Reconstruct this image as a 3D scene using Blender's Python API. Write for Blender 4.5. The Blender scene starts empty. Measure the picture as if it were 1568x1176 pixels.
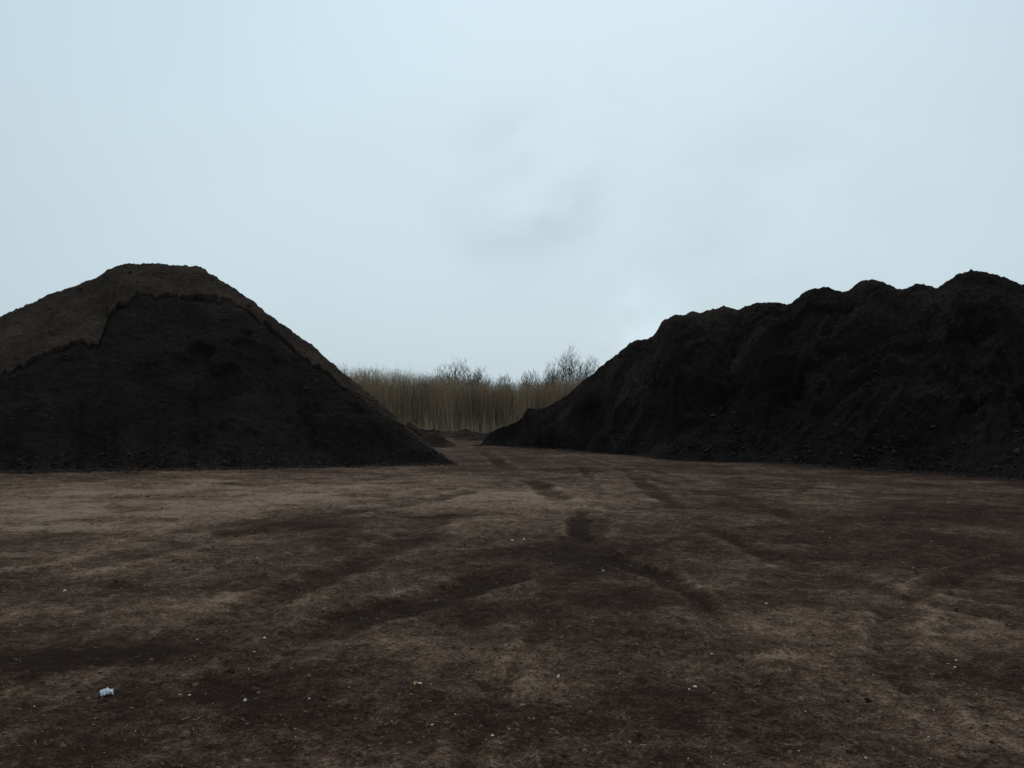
import bpy, math, random
import numpy as np
from mathutils import Vector
random.seed(7); rng=np.random.default_rng(7)
scene=bpy.context.scene

# ---------------------------------------------------------------- noise
def _hash(ix,iy,seed):
    h=(ix.astype(np.int64)*374761393+iy.astype(np.int64)*668265263+seed*1274126177)&0xffffffff
    h=((h^(h>>13))*1274126177)&0xffffffff
    h=h^(h>>16)
    return (h&0xffff)/65535.0
def vnoise(x,y,seed=0):
    ix=np.floor(x);iy=np.floor(y);fx=x-ix;fy=y-iy
    fx=fx*fx*fx*(fx*(fx*6-15)+10);fy=fy*fy*fy*(fy*(fy*6-15)+10)
    a=_hash(ix,iy,seed);b=_hash(ix+1,iy,seed);c=_hash(ix,iy+1,seed);d=_hash(ix+1,iy+1,seed)
    return (a+(b-a)*fx)*(1-fy)+(c+(d-c)*fx)*fy
def fbm(x,y,seed=0,octv=5,gain=.5):
    s=0;a=1;t=0
    for o in range(octv):
        s=s+a*(vnoise(x*2**o+o*17.3,y*2**o-o*9.1,seed+o)*2-1);t+=a;a*=gain
    return s/t
def ridged(x,y,seed=0,octv=4):
    s=0;a=1;t=0
    for o in range(octv):
        s=s+a*(1-np.abs(vnoise(x*2**o+o*7.3,y*2**o-o*3.1,seed+o)*2-1));t+=a;a*=.5
    return s/t
def smooth(e0,e1,x):
    t=np.clip((x-e0)/(e1-e0),0,1);return t*t*(3-2*t)

def make_mesh(name,verts,faces,mat=None,attrs=None,smooth_sh=True):
    me=bpy.data.meshes.new(name)
    verts=np.asarray(verts,dtype=np.float32);faces=np.asarray(faces,dtype=np.int32)
    n=faces.shape[1]
    me.vertices.add(len(verts));me.vertices.foreach_set("co",verts.ravel())
    me.loops.add(faces.size);me.loops.foreach_set("vertex_index",faces.ravel())
    me.polygons.add(len(faces))
    me.polygons.foreach_set("loop_start",np.arange(0,faces.size,n,dtype=np.int32))
    me.update(calc_edges=True);me.validate()
    me.polygons.foreach_set("use_smooth",np.full(len(me.polygons),smooth_sh))
    if attrs:
        for k,v in attrs.items():
            at=me.attributes.new(k,'FLOAT','POINT');at.data.foreach_set("value",np.asarray(v,dtype=np.float32).ravel())
    ob=bpy.data.objects.new(name,me);scene.collection.objects.link(ob)
    if mat: me.materials.append(mat)
    return ob
def grid_faces(nu,nv,wrap=False):
    i=np.arange(nu-1 if not wrap else nu)[:,None];j=np.arange(nv-1)[None,:]
    i2=(i+1)%nu
    a=i*nv+j;b=i2*nv+j;c=i2*nv+j+1;d=i*nv+j+1
    return np.stack([a,b,c,d],-1).reshape(-1,4)

# ---------------------------------------------------------------- materials
def newmat(name):
    m=bpy.data.materials.new(name);m.use_nodes=True
    nt=m.node_tree;nt.nodes.clear()
    out=nt.nodes.new("ShaderNodeOutputMaterial");b=nt.nodes.new("ShaderNodeBsdfPrincipled")
    nt.links.new(b.outputs[0],out.inputs[0]);b.inputs["Roughness"].default_value=.95
    b.inputs["Specular IOR Level"].default_value=.08
    return m,nt,b
def N(nt,t,**k):
    n=nt.nodes.new(t)
    for a,v in k.items(): setattr(n,a,v)
    return n
def noise(nt,co,scale,detail=6,rough=.6,dist=0):
    n=N(nt,"ShaderNodeTexNoise");n.inputs["Scale"].default_value=scale;n.inputs["Detail"].default_value=detail
    n.inputs["Roughness"].default_value=rough;n.inputs["Distortion"].default_value=dist
    nt.links.new(co,n.inputs["Vector"]);return n.outputs["Fac"]
def math_(nt,op,a,b=None,c=None,clamp=False):
    n=N(nt,"ShaderNodeMath",operation=op);n.use_clamp=clamp
    for i,v in enumerate((a,b,c)):
        if v is None: continue
        if isinstance(v,(int,float)): n.inputs[i].default_value=v
        else: nt.links.new(v,n.inputs[i])
    return n.outputs[0]
def ramp(nt,fac,stops):
    r=N(nt,"ShaderNodeValToRGB");e=r.color_ramp.elements
    while len(e)<len(stops): e.new(.5)
    for i,(p,c) in enumerate(stops): e[i].position=p;e[i].color=(*c,1)
    nt.links.new(fac,r.inputs[0]);return r.outputs[0]
def bump(nt,b,h,dist,strength=1,prev=None):
    n=N(nt,"ShaderNodeBump");n.inputs["Distance"].default_value=dist;n.inputs["Strength"].default_value=strength
    nt.links.new(h,n.inputs["Height"])
    if prev: nt.links.new(prev,n.inputs["Normal"])
    nt.links.new(n.outputs[0],b.inputs["Normal"]);return n.outputs[0]

def ground_material():
    m,nt,b=newmat("compacted_soil")
    geo=N(nt,"ShaderNodeNewGeometry");P=geo.outputs["Position"]
    at=N(nt,"ShaderNodeAttribute",attribute_name="dry");dry=at.outputs["Fac"]
    n1=noise(nt,P,1.7,5,.65,.5);n2=noise(nt,P,8,4,.7,.6);n3=noise(nt,P,38,3,.75,.3);n4=noise(nt,P,170,2,.7)
    v=dry
    for nn,k in ((n1,.8),(n2,1.35),(n3,1.5),(n4,1.5)):
        v=math_(nt,'ADD',v,math_(nt,'MULTIPLY',math_(nt,'SUBTRACT',nn,.5),k))
    v=math_(nt,'MAXIMUM',math_(nt,'MINIMUM',v,1.0),0.0)
    c=ramp(nt,v,[(0,(.0190,.0105,.0072)),(.28,(.041,.0235,.0158)),(.5,(.073,.0440,.0298)),(.74,(.135,.089,.0625)),(1,(.230,.168,.124))])
    nt.links.new(c,b.inputs["Base Color"]);b.inputs["Specular IOR Level"].default_value=.04
    b.inputs["Roughness"].default_value=.95
    p=bump(nt,b,n2,.05,.8);bump(nt,b,n3,.030,1,p)
    return m
def pile_material(name,cut,old,fine):
    m,nt,b=newmat(name)
    geo=N(nt,"ShaderNodeNewGeometry");P=geo.outputs["Position"]
    at=N(nt,"ShaderNodeAttribute",attribute_name="weathered");w=at.outputs["Fac"]
    n1=noise(nt,P,.45,4,.6,.8);n2=noise(nt,P,5,5,.75);n3=noise(nt,P,22,3,.7)
    k=math_(nt,'ADD',math_(nt,'MULTIPLY',n2,1.2),math_(nt,'MULTIPLY',n3,.9))
    k=math_(nt,'ADD',k,math_(nt,'MULTIPLY',n1,1.3))
    k=math_(nt,'SUBTRACT',k,1.2,clamp=True)
    ca=ramp(nt,k,[(0,tuple(x*.42 for x in cut)),(.5,cut),(1,tuple(x*2.3 for x in cut))])
    cb=ramp(nt,k,[(0,tuple(x*.4 for x in old)),(.5,old),(1,tuple(x*2.0 for x in old))])
    mx=N(nt,"ShaderNodeMix",data_type='RGBA')
    wn=math_(nt,'ADD',w,math_(nt,'MULTIPLY',math_(nt,'SUBTRACT',n2,.5),math_(nt,'MULTIPLY',math_(nt,'MULTIPLY',w,math_(nt,'SUBTRACT',1.0,w)),5.0)),clamp=True)
    nt.links.new(wn,mx.inputs[0]);nt.links.new(ca,mx.inputs[6]);nt.links.new(cb,mx.inputs[7])
    nt.links.new(mx.outputs[2],b.inputs["Base Color"]);b.inputs["Specular IOR Level"].default_value=.03
    p=bump(nt,b,n2,.23*fine,.95);bump(nt,b,n3,.08*fine,.95,p)
    return m
def simple(name,c1,c2,scale,rough=.9,attr=None):
    m,nt,b=newmat(name)
    if attr:
        f=N(nt,"ShaderNodeAttribute",attribute_name=attr).outputs["Fac"]
    else:
        f=noise(nt,N(nt,"ShaderNodeNewGeometry").outputs["Position"],scale,2)
    nt.links.new(ramp(nt,f,[(0.2 if not attr else 0,c1),(.8 if not attr else 1,c2)]),b.inputs["Base Color"])
    b.inputs["Roughness"].default_value=rough
    return m
M_ground=ground_material()
M_pl=pile_material("dark_compost",(.0130,.0098,.0093),(.045,.0325,.0250),.8)
M_pr=pile_material("dark_compost_lumpy",(.0145,.0112,.0107),(.035,.0262,.0213),1.1)
M_bank=pile_material("dark_soil_bank",(.024,.017,.014),(.05,.035,.027),1)

# ---------------------------------------------------------------- pile survey tables (bearing tangent x/y, ranges and heights in metres)
LP=np.array([
(-1.35,20,20.2,.02,20.4,.03),(-1.064,21,23,1.3,30,2.6),(-.857,22,25,2.2,34,4.2),(-.732,22.8,27,2.7,36,5.03),(-.6495,23.6,28,3.34,36.5,6.35),(-.587,24,29.25,4.1,37,7.4),
(-.546,24.3,30,4.49,37.5,8.06),(-.525,24.4,30.4,4.67,37.8,8.5),(-.517,24.5,31.75,5.67,37.9,8.69),(-.496,24.6,32.9,6.47,38,9.03),
(-.4507,24.9,33.75,6.91,38,9.1),(-.401,25.2,34.1,6.97,37.8,8.87),(-.3637,25.5,34,6.63,37,7.9),(-.318,25.8,33,5.65,35.3,6.43),
(-.2767,26.1,31.9,4.5,34.2,5.23),(-.2519,26.3,31.1,3.76,33.5,4.6),(-.2187,26.5,30.2,2.9,32.4,3.53),(-.1856,26.8,29.6,2.19,31.3,2.64),
(-.1524,27,28.96,1.53,30,1.77),(-.1193,27.3,28.4,.85,28.9,.953),(-.0986,27.5,28.04,.41,28.3,.45),(-.0737,27.7,27.8,.02,28,.03),(-.070,27.7,27.8,-.08,28,-.08)])
RP=np.array([
(-.045,46.5,47,-.05),(-.0406,46.5,47,.02),(-.0282,46,47,.63),(-.00746,44.5,46,1.14),(.01326,43,45.4,1.6),(.0505,41,44.3,2.33),(.0878,38.7,43.9,3.42),
(.1002,38,43.6,3.95),(.1085,37.5,43.8,4.43),(.1251,36.2,43,4.8),(.1458,34.5,42,5.43),(.1665,33.2,41.5,5.73),(.1831,32.2,41,6.08),
(.1906,31.8,41,6.7),(.2038,31,40.5,6.87),(.2328,30.3,39.7,6.96),(.2701,29.5,38.7,7.05),(.2867,29,38.4,6.85),(.3157,28,37.8,7.17),
(.3447,27.2,37.3,6.98),(.3571,26.9,37.2,7.1),(.3778,26.4,37,7.56),(.3985,25.8,36.8,7.72),(.4275,25,36.3,7.42),(.4441,24.6,36.2,7.82),
(.4648,24,36,7.97),(.4979,23.3,35.3,7.38),(.517,23,35,7.60),(.5435,22.4,34.5,7.28),(.5684,21.8,34,7.83),(.5932,21.3,33.5,7.92),
(.6181,20.8,33.2,7.77),(.6495,20.2,33,7.22),(.7175,19.3,33,7.3),(.842,18,32,6.5),(1.007,17,31,4.5),(1.256,16,28,2),(1.42,15.5,17,.02),(1.44,15.5,17,-.08)])

# ---------------------------------------------------------------- ground
tracks=[ # world x,y points, width, depth, darkness
 ([(-1.15,2.2),(-1.21,3.6),(-1.5,4.39),(-1.66,5.22),(-1.36,6.2),(-.52,7.4),(.5,9.2),(1.16,12),(.88,16),(.12,24),(-1.6,38.6),(-2.5,55)],.26,.036,.33),
 ([(1.2,2.6),(1.43,4.7),(1.58,6.0),(1.64,7.4),(1.19,9.2),(.96,12),(1.9,17),(2.2,26)],.14,.036,.33),
 ([(7,4.8),(4.18,6.4),(3.37,7.9),(2.93,9.65),(2.84,12.9),(3.14,17.5),(3.3,24),(2.4,35),(0,48)],.19,.030,.28),
 ([(9,6.2),(5.6,8.1),(4.8,9.6),(4.5,12.9),(4.6,17.5),(4.3,24),(3.0,35)],.20,.024,.20),
 ([(-8,7.1),(-5.2,8.05),(-4.45,9.2),(-3.86,10.7),(-3.03,12.9),(-1.7,15.4),(-.38,19.3),(-.2,26),(-1.5,40)],.28,.020,.19),
 ([(-3.1,2.6),(-2.75,3.94),(-2.9,4.8),(-2.28,5.7),(-2.05,7.4),(-1.47,9.65),(-1.2,12.5),(-1.5,18)],.26,.033,.28),
 ([(-14,15.5),(-9,15.8),(-5,16.5),(-2,18),(2,19)],.18,.028,.26),
 ([(-16,19.0),(-9,19.0),(-4,19.5),(-1,20.5),(4,21)],.18,.028,.26),
 ([(14,13),(9,13.2),(6,14),(4.2,17),(3.4,24)],.22,.018,.17),
 ([(16,17),(9,16.8),(4,17.5),(-1,17.2)],.18,.02,.18),
 ([(-.3,2.2),(-.2,4),(.2,6),(.6,8),(1.8,10),(3.5,11.5),(8,12)],.13,.020,.16),
 ([(2.4,2.4),(2.3,4.3),(2.6,5.6),(3.6,7.2),(5.6,9.0),(9,11)],.13,.020,.12),
]
def catmull(pts,n=5):
    P=[np.array(p,float) for p in pts];P=[2*P[0]-P[1]]+P+[2*P[-1]-P[-2]];o=[]
    for i in range(1,len(P)-2):
        for k in range(n):
            t=k/n
            o.append(.5*((2*P[i])+(-P[i-1]+P[i+1])*t+(2*P[i-1]-5*P[i]+4*P[i+1]-P[i+2])*t*t+(-P[i-1]+3*P[i]-3*P[i+1]+P[i+2])*t**3))
    o.append(P[-2]);return np.array(o)
def track_dist(x,y,pts):
    best=np.full(x.shape,1e9);arc=np.zeros(x.shape);side=np.zeros(x.shape);L=0
    for a,b in zip(pts[:-1],pts[1:]):
        d=b-a;l2=d@d;l=math.sqrt(l2)
        t=np.clip(((x-a[0])*d[0]+(y-a[1])*d[1])/l2,0,1)
        ex=x-a[0]-t*d[0];ey=y-a[1]-t*d[1];q=np.hypot(ex,ey);m=q<best
        best=np.where(m,q,best);arc=np.where(m,L+t*l,arc);side=np.where(m,np.sign(d[0]*ey-d[1]*ex)*q,side);L+=l
    return best,arc,side
TR=[(catmull(p),w,d,k) for p,w,d,k in tracks]
patches=[ # x,y,rx,ry,delta  drier / damper areas
 (-7.5,13,5,4,.30),(-10,18,7,4,.26),(-4,17,4,3,.18),(-3.2,8.8,1.3,1.2,.18),(-.2,14.5,1.6,2.2,.32),(-.5,18,2.5,2.5,.24),(2.0,6.0,.8,.55,.42),(3.0,6.6,.9,.6,.14),
 (2.5,4.2,.7,.35,.26),(3.2,4.3,.5,.4,.14),(-.55,5.0,.7,.7,.14),(-3.05,5.35,.6,.3,-.55),(-2.3,4.2,.7,.6,-.30),(-1.25,4.6,.3,.6,-.30),
 (-2.6,6.5,1.0,.6,.16),(.2,6.6,.9,.9,-.04),(1.0,9.5,1.5,1.6,-.14),(8,14,5,4,-.06),(5,9.5,2,1.5,-.08),(.6,4.2,.6,.9,-.10),(-1.0,12.8,.8,.3,-.5),
 (5.2,7.4,1.2,.6,.14),(-3.6,4.6,.6,.6,.22),(0,30,5,7,.04),(-1.3,10.4,.35,.5,-.4),(2.3,8.6,.7,.5,.14),(-3.5,7.6,.7,.25,-.28),
 (-.5,7.9,.6,.5,-.3),(-2.9,11.5,.6,.7,-.25),(3.6,14,.8,.6,-.25),(-6,10.5,.8,.5,-.25)]
def ground_h(x,y,full=True):
    h=.035*fbm(x*.35,y*.35,3,3)+.030*fbm(x*1.3,y*1.3,11,4)
    near=1-smooth(25,45,np.hypot(x,y))
    h=h+near*.022*fbm(x*5,y*5,23,4)+near*.011*fbm(x*20,y*20,29,3)
    wx=x+.6*fbm(x*.8,y*.8,151,4);wy=y+.6*fbm(x*.8+4,y*.8,152,4)
    dry=.355+.21*fbm(wx*.28+3,wy*.32,41,4)+.32*fbm(wx*.9,wy*1.2,57,5)+.18*fbm(x*3,y*3,58,4)
    for (px,py,rx,ry,dl) in patches:
        q=((wx-px)/rx)**2+((wy-py)/ry)**2
        dry=dry+dl*np.exp(-q*.9)
    # damp, compost-strewn strips along the toes of the piles
    bt=np.where(y>5,x/np.maximum(y,5),9.)
    tr=np.interp(bt,RP[:,0],RP[:,1]);tl=np.interp(bt,LP[:,0],LP[:,1])
    nz=fbm(x*.7,y*.7,161,4)
    dry=dry-.34*smooth(3.0,.2,tr-y+1.6*nz)*smooth(-.06,.06,bt)*(bt<1.4)*smooth(8,3,y-tr)
    dry=dry-.25*smooth(1.3,.1,tl-y+.8*nz)*smooth(-.085,-.16,bt)*(bt>-1.35)
    wob=.17*fbm(x*1.7,y*1.7,71,4)
    for i,(pts,w,dp,k) in enumerate(TR):
        b,arc,side=track_dist(x,y,pts);bb=b+wob
        ins=1-smooth(w*.4,w*1.4,bb);berm=np.exp(-((bb-w*1.45)/(w*.42))**2)
        act=.25+.75*smooth(-.35,.35,fbm(arc*.4,arc*0+i*3.7,90+i,3))
        h=h-dp*ins*act+dp*.55*berm*act
        tread=np.maximum(0,np.sin((arc+np.abs(side)*.7+.04*fbm(x*4,y*4,77,2))*2*math.pi/.15))
        tz=smooth(.08,.35,fbm(arc*.5+5,arc*0+i*1.7,120+i,2))*smooth(-.25,.25,fbm(x*2,y*2,131,2))
        h=h+.013*tread*ins*tz*near
        dry=dry-k*ins*act+.08*tread*ins*tz+.11*berm*act
    far=smooth(45,80,np.hypot(x,y))
    return h*(1-far*.5),dry
th_f=np.linspace(-.72,.72,760)
th_b=np.linspace(.72,2*math.pi-.72,150)[1:-1]
th=np.concatenate([th_f,th_b])
r=np.concatenate([[.02],np.linspace(.3,1.6,14)[:-1],np.geomspace(1.6,80,640),np.geomspace(80,4500,50)[1:]])
T,R=np.meshgrid(th,r,indexing='ij')
X=R*np.sin(T);Y=R*np.cos(T)
H,D=ground_h(X,Y)
g=make_mesh("ground",np.stack([X,Y,H],-1).reshape(-1,3),grid_faces(len(th),len(r),True)[:,::-1],M_ground,{"dry":D})

def gz(x,y):
    h,_=ground_h(np.atleast_1d(np.asarray(x,float)),np.atleast_1d(np.asarray(y,float)));return h

# ---------------------------------------------------------------- compost piles
def table(T,a,sig):
    out=[]
    for c in range(1,T.shape[1]):
        v=np.interp(a,T[:,0],T[:,c])
        if sig>0:
            n=max(1,int(sig*3));k=np.exp(-.5*(np.arange(-n,n+1)/sig)**2);k/=k.sum()
            vp=np.pad(v,n,mode='edge');v=np.convolve(vp,k,'valid')
        out.append(v)
    return out
def avals(lo,hi,dense_lo,dense_hi,n):
    return np.concatenate([np.linspace(lo,dense_lo,60)[:-1],np.linspace(dense_lo,dense_hi,n),np.linspace(dense_hi,hi,60)[1:]]) if hi>dense_hi else np.concatenate([np.linspace(lo,dense_lo,60)[:-1],np.linspace(dense_lo,hi,n)])
a=avals(-1.35,-.070,-.70,-.07,640)
toe,rY,rZ,cY,cZ=table(LP,a,2.2)
jit=(.55*fbm(a*38,a*0,6,4)+.25*fbm(a*150,a*0,8,3))*np.clip((cZ-rZ)/1.0,0,1)*np.clip(rZ,0,1)
rY=rY+jit;rZ=rZ+jit*.72
cZ=cZ+.05*fbm(a*60,a*0,9,4)*np.clip(cZ,0,1)
nF,nW,nB=230,110,40
tF=np.linspace(0,1,nF);tW=np.linspace(0,1,nW)[1:];tB=np.linspace(0,1,nB)[1:]
toe_w=toe+.35*fbm(a*30,a*0,5,3)*np.clip(rZ,0,1)
YF=toe_w[:,None]-.15+(rY-toe_w+.15)[:,None]*tF
ZF=rZ[:,None]*(tF**1.06)-.12*(1-tF)**12
YW=rY[:,None]+(cY-rY)[:,None]*tW
ZW=rZ[:,None]+(cZ-rZ)[:,None]*(np.sin(tW*math.pi/2)*.35+tW*.65)
bY=cY+np.maximum(cZ,0)/.68+.2
YB=cY[:,None]+(bY-cY)[:,None]*tB
ZB=cZ[:,None]*(1-tB)-.1*tB
Yp=np.concatenate([YF,YW,YB],1);Zp=np.concatenate([ZF,ZW,ZB],1);Ap=np.repeat(a[:,None],Yp.shape[1],1);Xp=Ap*Yp
env=np.clip(Zp/1.2,0,1)
W=np.zeros_like(Zp);W[:,nF-1:]=1
cutn=1-W
tt=np.concatenate([np.repeat(tF[None,:],len(a),0),np.ones((len(a),nW-1+nB-1))],1)
sp=np.sin(np.clip(tt,0,1)*math.pi)
gully=ridged(Xp*.45+Yp*.12,Yp*.10,31,3)-.6
Zp=Zp+env*cutn*sp*(.45*gully+.22*fbm(Xp*.4,Yp*.4,33,3))
slump=smooth(.05,.14,fbm(Xp*.22+2,Yp*.3,44,4))
Zp=Zp+env*cutn*sp*.28*slump
lipk=(.06+.18*smooth(-.2,.3,fbm(a*20,a*0,46,2)))[:,None]
Zp=Zp-cutn*lipk*smooth(.93,.995,tt)*(1-smooth(.997,1.0,tt))*np.clip(rZ,0,1)[:,None]
Zp=Zp+env*(W*(.09*fbm(Xp*1.6,Yp*1.6,35,4)+.09*np.abs(fbm(Xp*5,Yp*5,36,3)))+cutn*.05*fbm(Xp*3,Yp*3,38,4))
Zp=Zp+.03*fbm(Xp*8,Yp*8,39,2)*np.clip(Zp*4,0,1)
spill=smooth(.80,1.0,tt+.10*fbm(Xp*.8,Yp*.3,47,4))*.35
Wn=np.maximum(W*(.80+.35*fbm(Xp*.6,Yp*.6,48,3)),spill*smooth(-.15,.35,fbm(Xp*.35,Yp*0,49,3)))
Wn=np.clip(Wn+.18*smooth(.15,.0,tt)*cutn,0,1)
pileL=make_mesh("compost_pile",np.stack([Xp,Yp,Zp],-1).reshape(-1,3),grid_faces(Yp.shape[0],Yp.shape[1]),M_pl,{"weathered":Wn})
PL=np.stack([Xp,Yp,Zp],-1)[:, :nF+nW-1]

# right pile : many tipped loads
a=avals(-.045,1.44,-.0449,.70,900)
toe,cY,cZ=table(RP,a,2.0)
cZ=cZ+((.10+.10*smooth(.3,.1,a))*fbm(a*45,a*0,16,3)+.03*fbm(a*200,a*0,17,2))*np.clip(cZ/2,0,1)
nE,nF,nB=40,340,50
tE=np.linspace(0,1,nE)[:-1];tF=np.linspace(0,1,nF);tB=np.linspace(0,1,nB)[1:]
toe_w=toe+.9*fbm(a*14,a*0,15,4)*np.clip(cZ/3,0,1)
YE=(toe_w-2.6)[:,None]+2.5*tE[None,:]
ZE=np.full(YE.shape,-.15)
YF=toe_w[:,None]-.1+(cY-toe_w+.1)[:,None]*tF
ZF=cZ[:,None]*(.86*tF+.14*np.sin(tF*math.pi/2))-.15*(1-tF)**12
bY=cY+np.maximum(cZ,0)/.68+.2
YB=cY[:,None]+(bY-cY)[:,None]*tB
ZB=cZ[:,None]*(1-tB)-.1*tB
Yp=np.concatenate([YE,YF,YB],1);Zp=np.concatenate([ZE,ZF,ZB],1);Xp=a[:,None]*Yp
tt=np.concatenate([np.zeros((len(a),nE-1)),np.repeat(tF[None,:],len(a),0),1-np.repeat(tB[None,:],len(a),0)],1)
face=np.clip(np.sin(np.clip(tt,0,1)**.8*math.pi),0,1)
wx=Xp+1.3*fbm(Xp*.3,Yp*.3,51,3);wy=Yp+1.3*fbm(Xp*.3+9,Yp*.3,52,3)
e=face**.75*np.clip(Zp/1.5,0,1)
Zp=Zp+e*(2.0*(ridged(wx*.17+wy*.05,wy*.13,53,3)-.70)+1.3*(ridged(wx*.5-wy*.2,wy*.35,54,3)-.62)+.6*fbm(wx*1.1,wy*1.1,55,3))
ter=fbm(wx*.22,wy*.3,62,3)
Zp=Zp+e*.6*(smooth(.0,.08,ter)-smooth(.22,.30,ter))
Xc,Yc=Xp+.35*fbm(Xp,Yp,60,3),Yp+.35*fbm(Xp+5,Yp,61,3)
cm=smooth(-1.8,-.4,Yp-toe_w[:,None])
for (cx,cy,ch,sl) in [(9.3,32.6,2.6,.66),(12.1,30.6,2.2,.62),(14.4,28.5,1.8,.6),(11.5,34.4,4.6,.75),(14.6,32.6,5.1,.72),(17.2,30.8,5.4,.72),(9.2,38.2,5.4,.95),(16.6,27.2,1.7,.55),(19.2,27.8,4.2,.68)]:
    cone=ch-sl*np.sqrt((Xc-cx)**2+(Yc-cy)**2+.15)+.1
    k=.15
    hh=np.clip(.5+.5*(cone-Zp)/k,0,1)*cm
    Zp=np.where(cone>-.3,Zp*(1-hh)+cone*hh+k*hh*(1-hh)*.5,Zp)
env=np.clip(Zp*1.5,0,1)
cr=1-.5*smooth(.9,1,tt)
Zp=Zp+env*cr*(.18*fbm(Xp*2.2,Yp*2.2,56,4)+.10*np.abs(fbm(Xp*6,Yp*6,57,3))+.03*fbm(Xp*11,Yp*11,58,2))
W=smooth(.15,.8,fbm(Xp*.3,Yp*.3,59,4)*.9+tt*.6)*.75
pileR=make_mesh("compost_pile.001",np.stack([Xp,Yp,Zp],-1).reshape(-1,3),grid_faces(Yp.shape[0],Yp.shape[1]),M_pr,{"weathered":W})
PR=np.stack([Xp,Yp,Zp],-1)[:, nE:nE+nF]

# low mounds/banks in the gap
def mound(name,cx,cy,rx,ry,h,seed,n=120):
    u=np.linspace(-1.3,1.3,n*2);v=np.linspace(-1.3,1.3,n)
    U,V=np.meshgrid(u,v,indexing='ij');x=cx+U*rx;y=cy+V*ry
    q=np.sqrt((U+.2*fbm(U*2,V*2,seed,3))**2+(V+.2*fbm(U*2+7,V*2,seed+1,3))**2)
    z=h*np.clip(1-q,-.2,1)*(.75+.5*fbm(x*.8,y*.8,seed+2,4)+.15)+.08*fbm(x*3,y*3,seed+3,3)*np.clip(1.1-q,0,1)-.03
    z=np.where(q>1.05,-.12,z)
    return make_mesh(name,np.stack([x,y,z],-1).reshape(-1,3),grid_faces(len(u),len(v)),M_bank,{"weathered":np.clip(.3+fbm(x*.5,y*.5,seed+5,3),0,1)})
mound("soil_mound",-5.6,45.5,2.6,2.2,1.25,200)
mound("earth_bank",-6,66,9,2.4,.8,210,160)
mound("earth_bank.001",9,69,9,2.2,.7,230,160)
mound("soil_mound.001",-2.2,58,2.4,1.6,.45,240)

# ---------------------------------------------------------------- clods
ph=(1+5**.5)/2
ico_v=np.array([(-1,ph,0),(1,ph,0),(-1,-ph,0),(1,-ph,0),(0,-1,ph),(0,1,ph),(0,-1,-ph),(0,1,-ph),(ph,0,-1),(ph,0,1),(-ph,0,-1),(-ph,0,1)],float)/1.9
ico_f=np.array([(0,11,5),(0,5,1),(0,1,7),(0,7,10),(0,10,11),(1,5,9),(5,11,4),(11,10,2),(10,7,6),(7,1,8),(3,9,4),(3,4,2),(3,2,6),(3,6,8),(3,8,9),(4,9,5),(2,4,11),(6,2,10),(8,6,7),(9,8,1)])
def scatter(name,pos,size,mat,flat=(.6,.5),tint=None):
    n=len(pos)
    V=ico_v[None]*(1+rng.uniform(-.35,.35,(n,12,1)))
    s=size[:,None]*np.stack([rng.uniform(.6,1.3,n),rng.uniform(.5,1.1,n),rng.uniform(flat[1],flat[0]+.3,n)],-1)
    V=V*s[:,None,:]
    an=rng.uniform(0,6.28,n);c,s_=np.cos(an)[:,None],np.sin(an)[:,None]
    x=V[:,:,0]*c-V[:,:,1]*s_;y=V[:,:,0]*s_+V[:,:,1]*c
    V=np.stack([x,y,V[:,:,2]],-1)+pos[:,None,:]
    F=ico_f[None]+(np.arange(n)*12)[:,None,None]
    tn=np.repeat(rng.uniform(0,1,n) if tint is None else tint,12)
    return make_mesh(name,V.reshape(-1,3),F.reshape(-1,3),mat,{"tint":tn},False)
M_clod=simple("clod_soil",(.009,.007,.0065),(.030,.022,.018),3,.95,"tint")
def toe_points(P,n,maxj):
    i=rng.integers(0,P.shape[0],n);j=(np.abs(rng.normal(0,maxj,n))).astype(int)%P.shape[1]
    return P[i,j].copy()
t1=toe_points(PL,3800,14);t2=toe_points(PR,5500,22)
pc=np.concatenate([t1,t2,PL[rng.integers(0,PL.shape[0],900),rng.integers(0,PL.shape[1],900)],PR[rng.integers(0,PR.shape[0],3000),rng.integers(0,PR.shape[1],3000)]])
nt_=len(t1)+len(t2)
off=np.zeros_like(pc);off[:,1]=-np.abs(rng.normal(0,.5,len(pc)))*(np.arange(len(pc))<nt_)
pc=pc+off
gr=gz(pc[:,0],pc[:,1])
pc[:,2]=np.where(off[:,1]<0,np.maximum(gr,pc[:,2]+off[:,1]*.75),pc[:,2])
scatter("soil_clods",pc,rng.gamma(2.0,.013,len(pc))+.010,M_clod)
n=16000
rr=np.exp(rng.uniform(math.log(3),math.log(34),n));an=rng.uniform(-.75,.75,n)
px=rr*np.sin(an);py=rr*np.cos(an);k=(fbm(px*.7,py*.7,301,3)+rng.uniform(-.5,.5,n))>0
px,py=px[k],py[k]
pos=np.stack([px,py,gz(px,py)],-1);sz=rng.gamma(1.6,.0036,len(px))+.003
M_yc=simple("yard_clods",(.022,.013,.010),(.11,.075,.055),3,.95,"tint")
scatter("yard_soil_crumbs",pos,sz,M_yc)
n=1300
rr=np.exp(rng.uniform(math.log(3.2),math.log(24),n));an=rng.uniform(-.75,.75,n)
px=rr*np.sin(an);py=rr*np.cos(an)
pos=np.stack([px,py,gz(px,py)+.002],-1);sz=rng.gamma(1.3,.0018,n)+.0020
M_peb=simple("pale_chips",(.10,.080,.062),(.45,.41,.36),3,.8,"tint")
scatter("pebbles",pos,sz,M_peb,(.4,.3))
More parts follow.
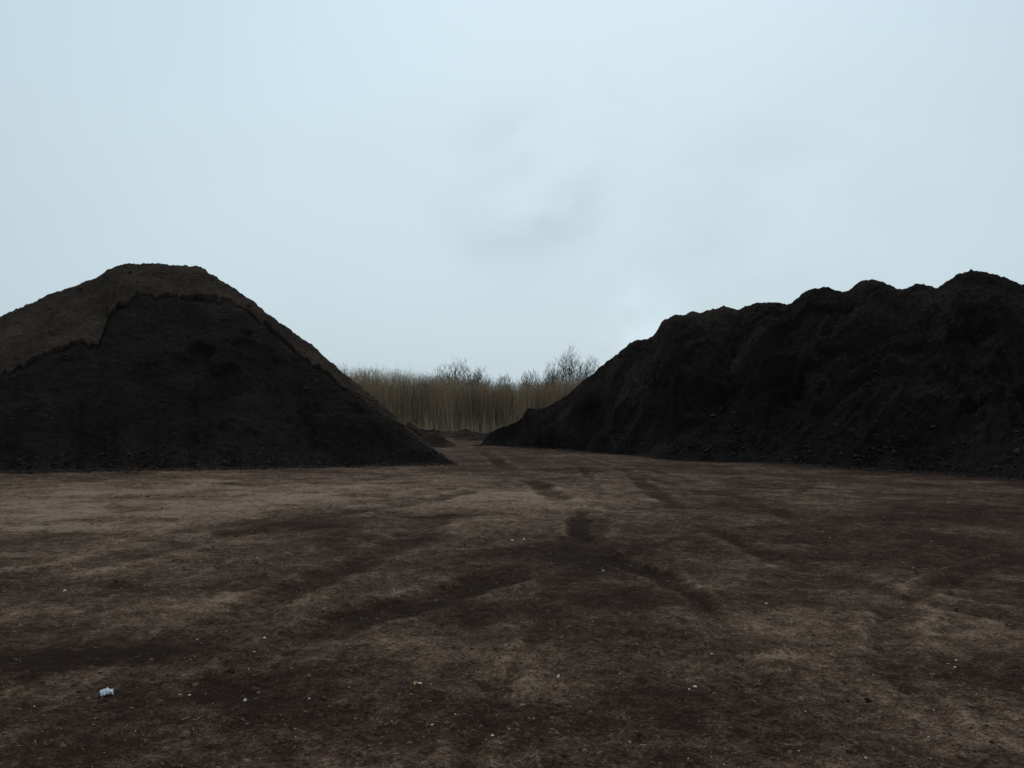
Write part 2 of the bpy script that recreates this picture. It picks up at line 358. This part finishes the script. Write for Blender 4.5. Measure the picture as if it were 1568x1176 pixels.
big=np.array([(.285,4.95,.015),(-.0,10.3,.022),(.16,10.4,.022),(1.1,4.8,.011),(1.35,5.4,.009),(-1.5,4.5,.012),(3.0,5.4,.012),(1.65,3.75,.01),(-.1,4.05,.010),(2.2,6.9,.013),(-4.1,7.3,.015),(-.55,4.8,.012),(.95,8.3,.013),(-1.8,5.8,.011),(1.05,4.75,.01),(-2.9,3.9,.01)])
bp=np.stack([big[:,0],big[:,1],gz(big[:,0],big[:,1])+.004],-1)
scatter("stones",bp,big[:,2]*1.1,M_peb,(.5,.4),tint=np.full(len(big),.85))
def strips(name,p0,p1,w,mat,tint):
    d=p1-p0;sd=np.stack([-d[:,1],d[:,0],np.zeros(len(d))],-1);sd/=np.maximum(np.linalg.norm(sd,axis=1,keepdims=True),1e-6)
    up=np.zeros_like(sd);up[:,2]=1
    w=w[:,None]
    V=np.stack([p0-sd*w,p0+sd*w,p0+up*w*1.5,p1-sd*w*.6,p1+sd*w*.6,p1+up*w],1)
    F=np.array([(0,3,5,2),(1,2,5,4),(0,1,4,3)])
    F=F[None]+(np.arange(len(p0))*6)[:,None,None]
    return make_mesh(name,V.reshape(-1,3),F.reshape(-1,4),mat,{"tint":np.repeat(tint,6)},False)
n=900
rr=np.exp(rng.uniform(math.log(3.2),math.log(15),n));an=rng.uniform(-.75,.75,n);px=rr*np.sin(an);py=rr*np.cos(an)
p0=np.stack([px,py,gz(px,py)+.003],-1);q=rng.uniform(0,6.28,n);l=rng.uniform(.010,.04,n)
p1=p0+np.stack([np.cos(q)*l,np.sin(q)*l,rng.uniform(0,.008,n)],-1)
strips("wood_chips",p0,p1,rng.uniform(.001,.0025,n),simple("wood_chip",(.07,.05,.033),(.30,.25,.19),3,.9,"tint"),rng.uniform(0,1,n))

def crumple(name,x,y,s,col1,col2,seed):
    nu,nv=16,14
    u=np.linspace(-1,1,nu);v=np.linspace(-.7,.7,nv);U,V=np.meshgrid(u,v,indexing='ij')
    z0=float(gz(x,y)[0])
    Z=.8*np.abs(fbm(U*1.8+seed,V*1.8,seed,3))*2+.3*(1-U**2)*(1-V**2)+.08
    xx=U*(1-.25*np.abs(fbm(V*2,U*2,seed+1,2)))+.25*fbm(U*3,V*3,seed+2,2);yy=V+.35*fbm(U*2.5,V*2.5,seed+3,2)
    ca,sa=math.cos(.5),math.sin(.5)
    P=np.stack([x+s*(xx*ca-yy*sa),y+s*(xx*sa+yy*ca),z0+s*Z*.9],-1).reshape(-1,3)
    ob=make_mesh(name,P,grid_faces(nu,nv),simple(name+"_mat",col1,col2,40,.6),None,False)
    so=ob.modifiers.new("thick","SOLIDIFY");so.thickness=.0015
crumple("crumpled_paper",-2.33,4.60,.036,(.42,.48,.52),(.74,.78,.82),5)
crumple("yellow_wrapper",-.58,4.82,.014,(.35,.28,.10),(.5,.42,.2),9)

# ---------------------------------------------------------------- reeds
def reed_bed():
    n=46000
    x=rng.uniform(-38,38,n);dep=rng.exponential(3.0,n)
    dep=np.where(rng.uniform(0,1,n)<.22,rng.uniform(0,18,n),dep);dep=np.minimum(dep,20)
    front=75.5+1.3*fbm(x*.15,x*0,401,4)
    y=front+dep
    hbase=5.42+.55*fbm(x*.4,y*.2,402,4)+.12*np.clip(-x-5,0,9)-.40*np.exp(-((x+.6)/2.5)**2)
    h=hbase*(1-np.abs(rng.normal(0,.10,n)))+rng.exponential(.18,n)
    h=np.where(rng.uniform(0,1,n)<.35,h*rng.uniform(.35,.9,n),h)
    lean=rng.normal(0,.085,(n,2))+np.array([.015,0]);bend=rng.normal(0,.09,(n,2))
    w=rng.uniform(.006,.017,n);ang=rng.uniform(0,math.pi,n);sd=np.stack([np.cos(ang),np.sin(ang)*.6,np.zeros(n)],-1)
    ts=[0,.4,.75,1.];wid=[1,.9,.7,.15];V=[]
    for t,wd in zip(ts,wid):
        c=np.stack([x+(lean[:,0]*t+bend[:,0]*t*t)*h,y+(lean[:,1]*t+bend[:,1]*t*t)*h,h*t-.05],-1)
        V+= [c-sd*(w*wd)[:,None],c+sd*(w*wd)[:,None]]
    V=np.stack(V,1)
    F=np.array([(0,1,3,2),(2,3,5,4),(4,5,7,6)])[None]+(np.arange(n)*8)[:,None,None]
    tint=np.clip(rng.normal(.46,.17,n)+.50*fbm(x*.8,y*.5,405,4),0,1)
    allV=[V.reshape(-1,3)];allF=[F.reshape(-1,4)];allT=[np.repeat(tint,8)];base=n*8
    for rep in range(4):
        m=n;t=rng.uniform(.15,.98,m) if rep else rng.uniform(.7,.99,m)
        c=np.stack([x+(lean[:,0]*t+bend[:,0]*t*t)*h,y+(lean[:,1]*t+bend[:,1]*t*t)*h,h*t-.05],-1)
        a2=rng.uniform(0,6.28,m);l=rng.uniform(.2,.7,m)
        e=c+np.stack([np.cos(a2)*l*.6,np.sin(a2)*l*.6,l*rng.uniform(-.3,.7,m)],-1)
        s2=np.stack([-np.sin(a2)*.6,np.cos(a2)*.6,np.full(m,.8)],-1)*rng.uniform(.006,.015,m)[:,None]
        W4=np.stack([c-s2,c+s2,e+s2*.2,e-s2*.2],1)
        allV.append(W4.reshape(-1,3));allF.append((np.array([(0,1,2,3)])[None]+(np.arange(m)*4)[:,None,None]).reshape(-1,4)+base)
        allT.append(np.repeat(np.clip(tint+rng.normal(.0,.08,m),0,1),4));base+=m*4
    m=3200;xx=rng.uniform(-38,38,m);yy=75.0+1.3*fbm(xx*.15,xx*0,401,4)+rng.uniform(-.8,.6,m);hh=rng.gamma(2.2,.42,m)
    l=rng.normal(0,.2,(m,2));w2=rng.uniform(.008,.018,m)
    c=np.stack([xx,yy,np.zeros(m)-.05],-1);e=c+np.stack([l[:,0]*hh,l[:,1]*hh,hh],-1);s2=np.zeros((m,3));s2[:,0]=w2
    allV.append(np.stack([c-s2,c+s2,e+s2*.4,e-s2*.4],1).reshape(-1,3));allF.append((np.array([(0,1,2,3)])[None]+(np.arange(m)*4)[:,None,None]).reshape(-1,4)+base)
    allT.append(np.repeat(rng.uniform(.6,1,m),4))
    M=simple("dry_reed",(.078,.056,.037),(.40,.295,.195),3,.9,"tint")
    make_mesh("reed_bed",np.concatenate(allV),np.concatenate(allF),M,{"tint":np.concatenate(allT)},False)
reed_bed()

# ---------------------------------------------------------------- bare trees: crown points colonised outwards from the trunk
M_hazed_bark=simple("hazed_bark",(.045,.038,.034),(.100,.084,.072),2,.95)  # lighter and greyer than bare bark: distance haze mixed into the colour
def bare_tree(name,x,y,height,width,seed,npts=560):
    R=np.random.default_rng(seed*7+3)
    trunk_top=height*.30
    nodes=[np.array([0,0,-.1])];par=[-1]
    k=6
    for i in range(1,k+1):
        t=i/k;nodes.append(np.array([R.normal(0,.06)*t,R.normal(0,.06)*t,trunk_top*t]));par.append(len(nodes)-2)
    lobes=[(0,0,height*.66,width*.38,height*.32)]
    for _ in range(5):
        an=R.uniform(0,6.28);rr=width*.28
        lobes.append((math.cos(an)*rr,math.sin(an)*rr,height*R.uniform(.52,.72),width*R.uniform(.18,.28),height*R.uniform(.16,.24)))
    pts=[]
    while len(pts)<npts:
        L=lobes[R.integers(0,len(lobes))] if R.uniform()<.6 else lobes[0]
        v=R.normal(0,1,3);v/=np.linalg.norm(v);v*=R.uniform(.05,1)**.45
        pts.append(np.array([L[0]+v[0]*L[3],L[1]+v[1]*L[3],L[2]+v[2]*L[4]]))
    pts.sort(key=lambda p:np.linalg.norm(p-np.array([0,0,trunk_top])))
    A=np.zeros((9000,3));A[:len(nodes)]=nodes;cntn=len(nodes)
    for p in pts:
        B=A[:cntn];d=np.linalg.norm(B-p,axis=1)
        hor=np.hypot(B[:,0]-p[0],B[:,1]-p[1])
        pen=np.maximum(0,hor*.9-(p[2]-B[:,2]))*1.2
        d2=d+pen;d2[0:3]+=50
        j=int(np.argmin(d2));a0=B[j].copy();Dd=np.linalg.norm(p-a0)
        m=max(1,int(Dd/.5));prev=j
        for s in range(1,m+1):
            t=s/m;q=a0+(p-a0)*t+R.normal(0,.035,3)*(1 if s<m else .3)
            A[cntn]=q;par.append(prev);prev=cntn;cntn+=1
    nb=cntn
    tw=[]
    for i in range(k+1,nb):
        for _ in range(R.integers(1,4)):
            d=A[i]-A[par[i]];d/=np.linalg.norm(d)+1e-6
            d=d*.7+R.normal(0,.38,3)+np.array([0,0,.55]);d/=np.linalg.norm(d)
            tw.append((i,A[i]+d*R.uniform(.3,.85)))
    A=np.concatenate([A[:nb],np.array([q for _,q in tw])]);par+= [i for i,_ in tw]
    n=len(A);cnt=np.zeros(n);hasc=np.zeros(n,bool)
    for i in range(1,n): hasc[par[i]]=True
    cnt[~hasc]=1
    for i in range(n-1,0,-1): cnt[par[i]]+=cnt[i]
    rad=np.clip(.0058*cnt**.52,.0095,.26)
    P=np.array(par[1:]);I=np.arange(1,n)
    p=A[P];q=A[I];r0=np.minimum(rad[P],rad[I]*1.5);r1=rad[I]
    d=q-p;d/=np.linalg.norm(d,axis=1,keepdims=True)+1e-9
    ref=np.where(np.abs(d[:,2:3])<.9,np.array([[0,0,1.]]),np.array([[1.,0,0]]))
    u=np.cross(d,ref);u/=np.linalg.norm(u,axis=1,keepdims=True);v=np.cross(d,u)
    ns=3;V=[]
    for c,r_ in ((p,r0),(q,r1)):
        for s in range(ns):
            an=2*math.pi*s/ns;V.append(c+(u*math.cos(an)+v*math.sin(an))*r_[:,None])
    V=np.stack(V,1);f=np.array([(s,(s+1)%ns,ns+(s+1)%ns,ns+s) for s in range(ns)])
    F=f[None]+(np.arange(len(I))*2*ns)[:,None,None]
    V=V.reshape(-1,3)+np.array([x,y,0])
    return make_mesh(name,V,F.reshape(-1,4),M_hazed_bark,None,True)
specs=[(-7.0,104,9.7,4.8,1),(-9.7,106,8.4,3.6,2),(-4.3,104,8.5,3.2,3),(7.6,103,11.1,5.0,4),(10.4,105,10.0,4.4,5),(5.2,104,9.2,3.4,6),(2.6,106,8.2,3.4,7),(-1.2,108,7.6,3.0,8),
 (14.5,108,10.0,6,10),(-20,110,9,6,12)]
for (x,y,h,w,s) in specs: bare_tree("bare_tree",x,y,h,w,s)
def scrub():
    n=14000;cx=rng.uniform(-42,42,n);cy=rng.uniform(97,103,n)
    hb=6.8+1.0*fbm(cx*.22,cx*0,501,4)
    z0=rng.uniform(.1,.85,n)*hb;L=rng.uniform(.4,1.6,n);q=rng.normal(0,.35,(n,2))
    z1=np.minimum(z0+L,hb*rng.uniform(.8,1.10,n))
    p0=np.stack([cx,cy,z0],-1);p1=np.stack([cx+q[:,0]*L,cy+q[:,1]*L,z1],-1)
    s=np.zeros((n,3));s[:,0]=rng.uniform(.007,.015,n)
    V=np.stack([p0-s,p0+s,p1+s*.4,p1-s*.4],1);F=np.array([(0,1,2,3)])[None]+(np.arange(n)*4)[:,None,None]
    make_mesh("distant_scrub",V.reshape(-1,3),F.reshape(-1,4),M_hazed_bark,None,False)
scrub()

# ---------------------------------------------------------------- world
w=bpy.data.worlds.new("World");scene.world=w;w.use_nodes=True;nt=w.node_tree;nt.nodes.clear()
out=N(nt,"ShaderNodeOutputWorld");sky=N(nt,"ShaderNodeTexSky");sky.sky_type='NISHITA';sky.sun_disc=False
EL,ROT=math.radians(48),math.radians(8)
sky.sun_elevation=EL;sky.sun_rotation=ROT;sky.air_density=1.2;sky.dust_density=3
bg1=N(nt,"ShaderNodeBackground");bg1.inputs[1].default_value=.08;nt.links.new(sky.outputs[0],bg1.inputs[0])
tc=N(nt,"ShaderNodeTexCoord");G=tc.outputs["Generated"];sep=N(nt,"ShaderNodeSeparateXYZ");nt.links.new(G,sep.inputs[0])
base=ramp(nt,sep.outputs[2],[(0,(.51,.635,.70)),(.10,(.57,.695,.76)),(.26,(.605,.74,.815)),(.5,(.63,.79,.885)),(1,(.64,.80,.90))])
mp=N(nt,"ShaderNodeMapping");mp.inputs["Scale"].default_value=(1,1,1.6);nt.links.new(G,mp.inputs[0])
c1=noise(nt,mp.outputs[0],2.3,3,.5,.3);c2=noise(nt,mp.outputs[0],8,4,.45,.25)
def blob(v,inner,outer):
    v=Vector(v).normalized();d=N(nt,"ShaderNodeVectorMath",operation='DOT_PRODUCT');nt.links.new(G,d.inputs[0]);d.inputs[1].default_value=v
    mr=N(nt,"ShaderNodeMapRange",interpolation_type='SMOOTHSTEP');nt.links.new(d.outputs["Value"],mr.inputs[0])
    mr.inputs[1].default_value=math.cos(outer);mr.inputs[2].default_value=math.cos(inner);return mr.outputs[0]
def addc(a,b): return math_(nt,'ADD',a,b)
def cl(v,o,th,k): return math_(nt,'MULTIPLY',blob(v,0,o),math_(nt,'MULTIPLY',math_(nt,'SUBTRACT',c2,th,clamp=True),k))
gain=math_(nt,'ADD',.925,math_(nt,'MULTIPLY',math_(nt,'SUBTRACT',c1,.5),.12))
gain=addc(gain,math_(nt,'MULTIPLY',blob((.05,1,.2),.0,.75),.10))
for d in (cl((.01,1,.285),.13,.32,.38),cl((.07,1,.34),.12,.36,.26),cl((.33,1,.24),.2,.38,.25)): gain=math_(nt,'SUBTRACT',gain,d)
gain=addc(gain,cl((.17,1,.12),.08,.40,.5))
vm=N(nt,"ShaderNodeVectorMath",operation='SCALE');nt.links.new(base,vm.inputs[0]);nt.links.new(gain,vm.inputs["Scale"])
bg2=N(nt,"ShaderNodeBackground");bg2.inputs[1].default_value=1.0;nt.links.new(vm.outputs[0],bg2.inputs[0])
mix=N(nt,"ShaderNodeMixShader");mix.inputs[0].default_value=.92
nt.links.new(bg1.outputs[0],mix.inputs[1]);nt.links.new(bg2.outputs[0],mix.inputs[2]);nt.links.new(mix.outputs[0],out.inputs[0])
sd=bpy.data.lights.new("sun","SUN");sd.energy=.9;sd.angle=math.radians(14);sd.color=(1,.93,.85)
so=bpy.data.objects.new("sun",sd);scene.collection.objects.link(so)
dirv=Vector((math.sin(ROT)*math.cos(EL),math.cos(ROT)*math.cos(EL),math.sin(EL)))
so.rotation_euler=dirv.to_track_quat('Z','Y').to_euler();so.location=(0,0,60)

# ---------------------------------------------------------------- camera
cd=bpy.data.cameras.new("camera");cam=bpy.data.objects.new("camera",cd);scene.collection.objects.link(cam)
cd.sensor_width=36;cd.lens=36*1207/1568;cd.clip_start=.05;cd.clip_end=9000
cam.location=(0,0,1.6);cam.rotation_euler=(math.radians(90+2.47),0,0)
scene.camera=cam
scene.view_settings.view_transform='Standard';scene.view_settings.look='None';scene.view_settings.exposure=0;scene.view_settings.gamma=1
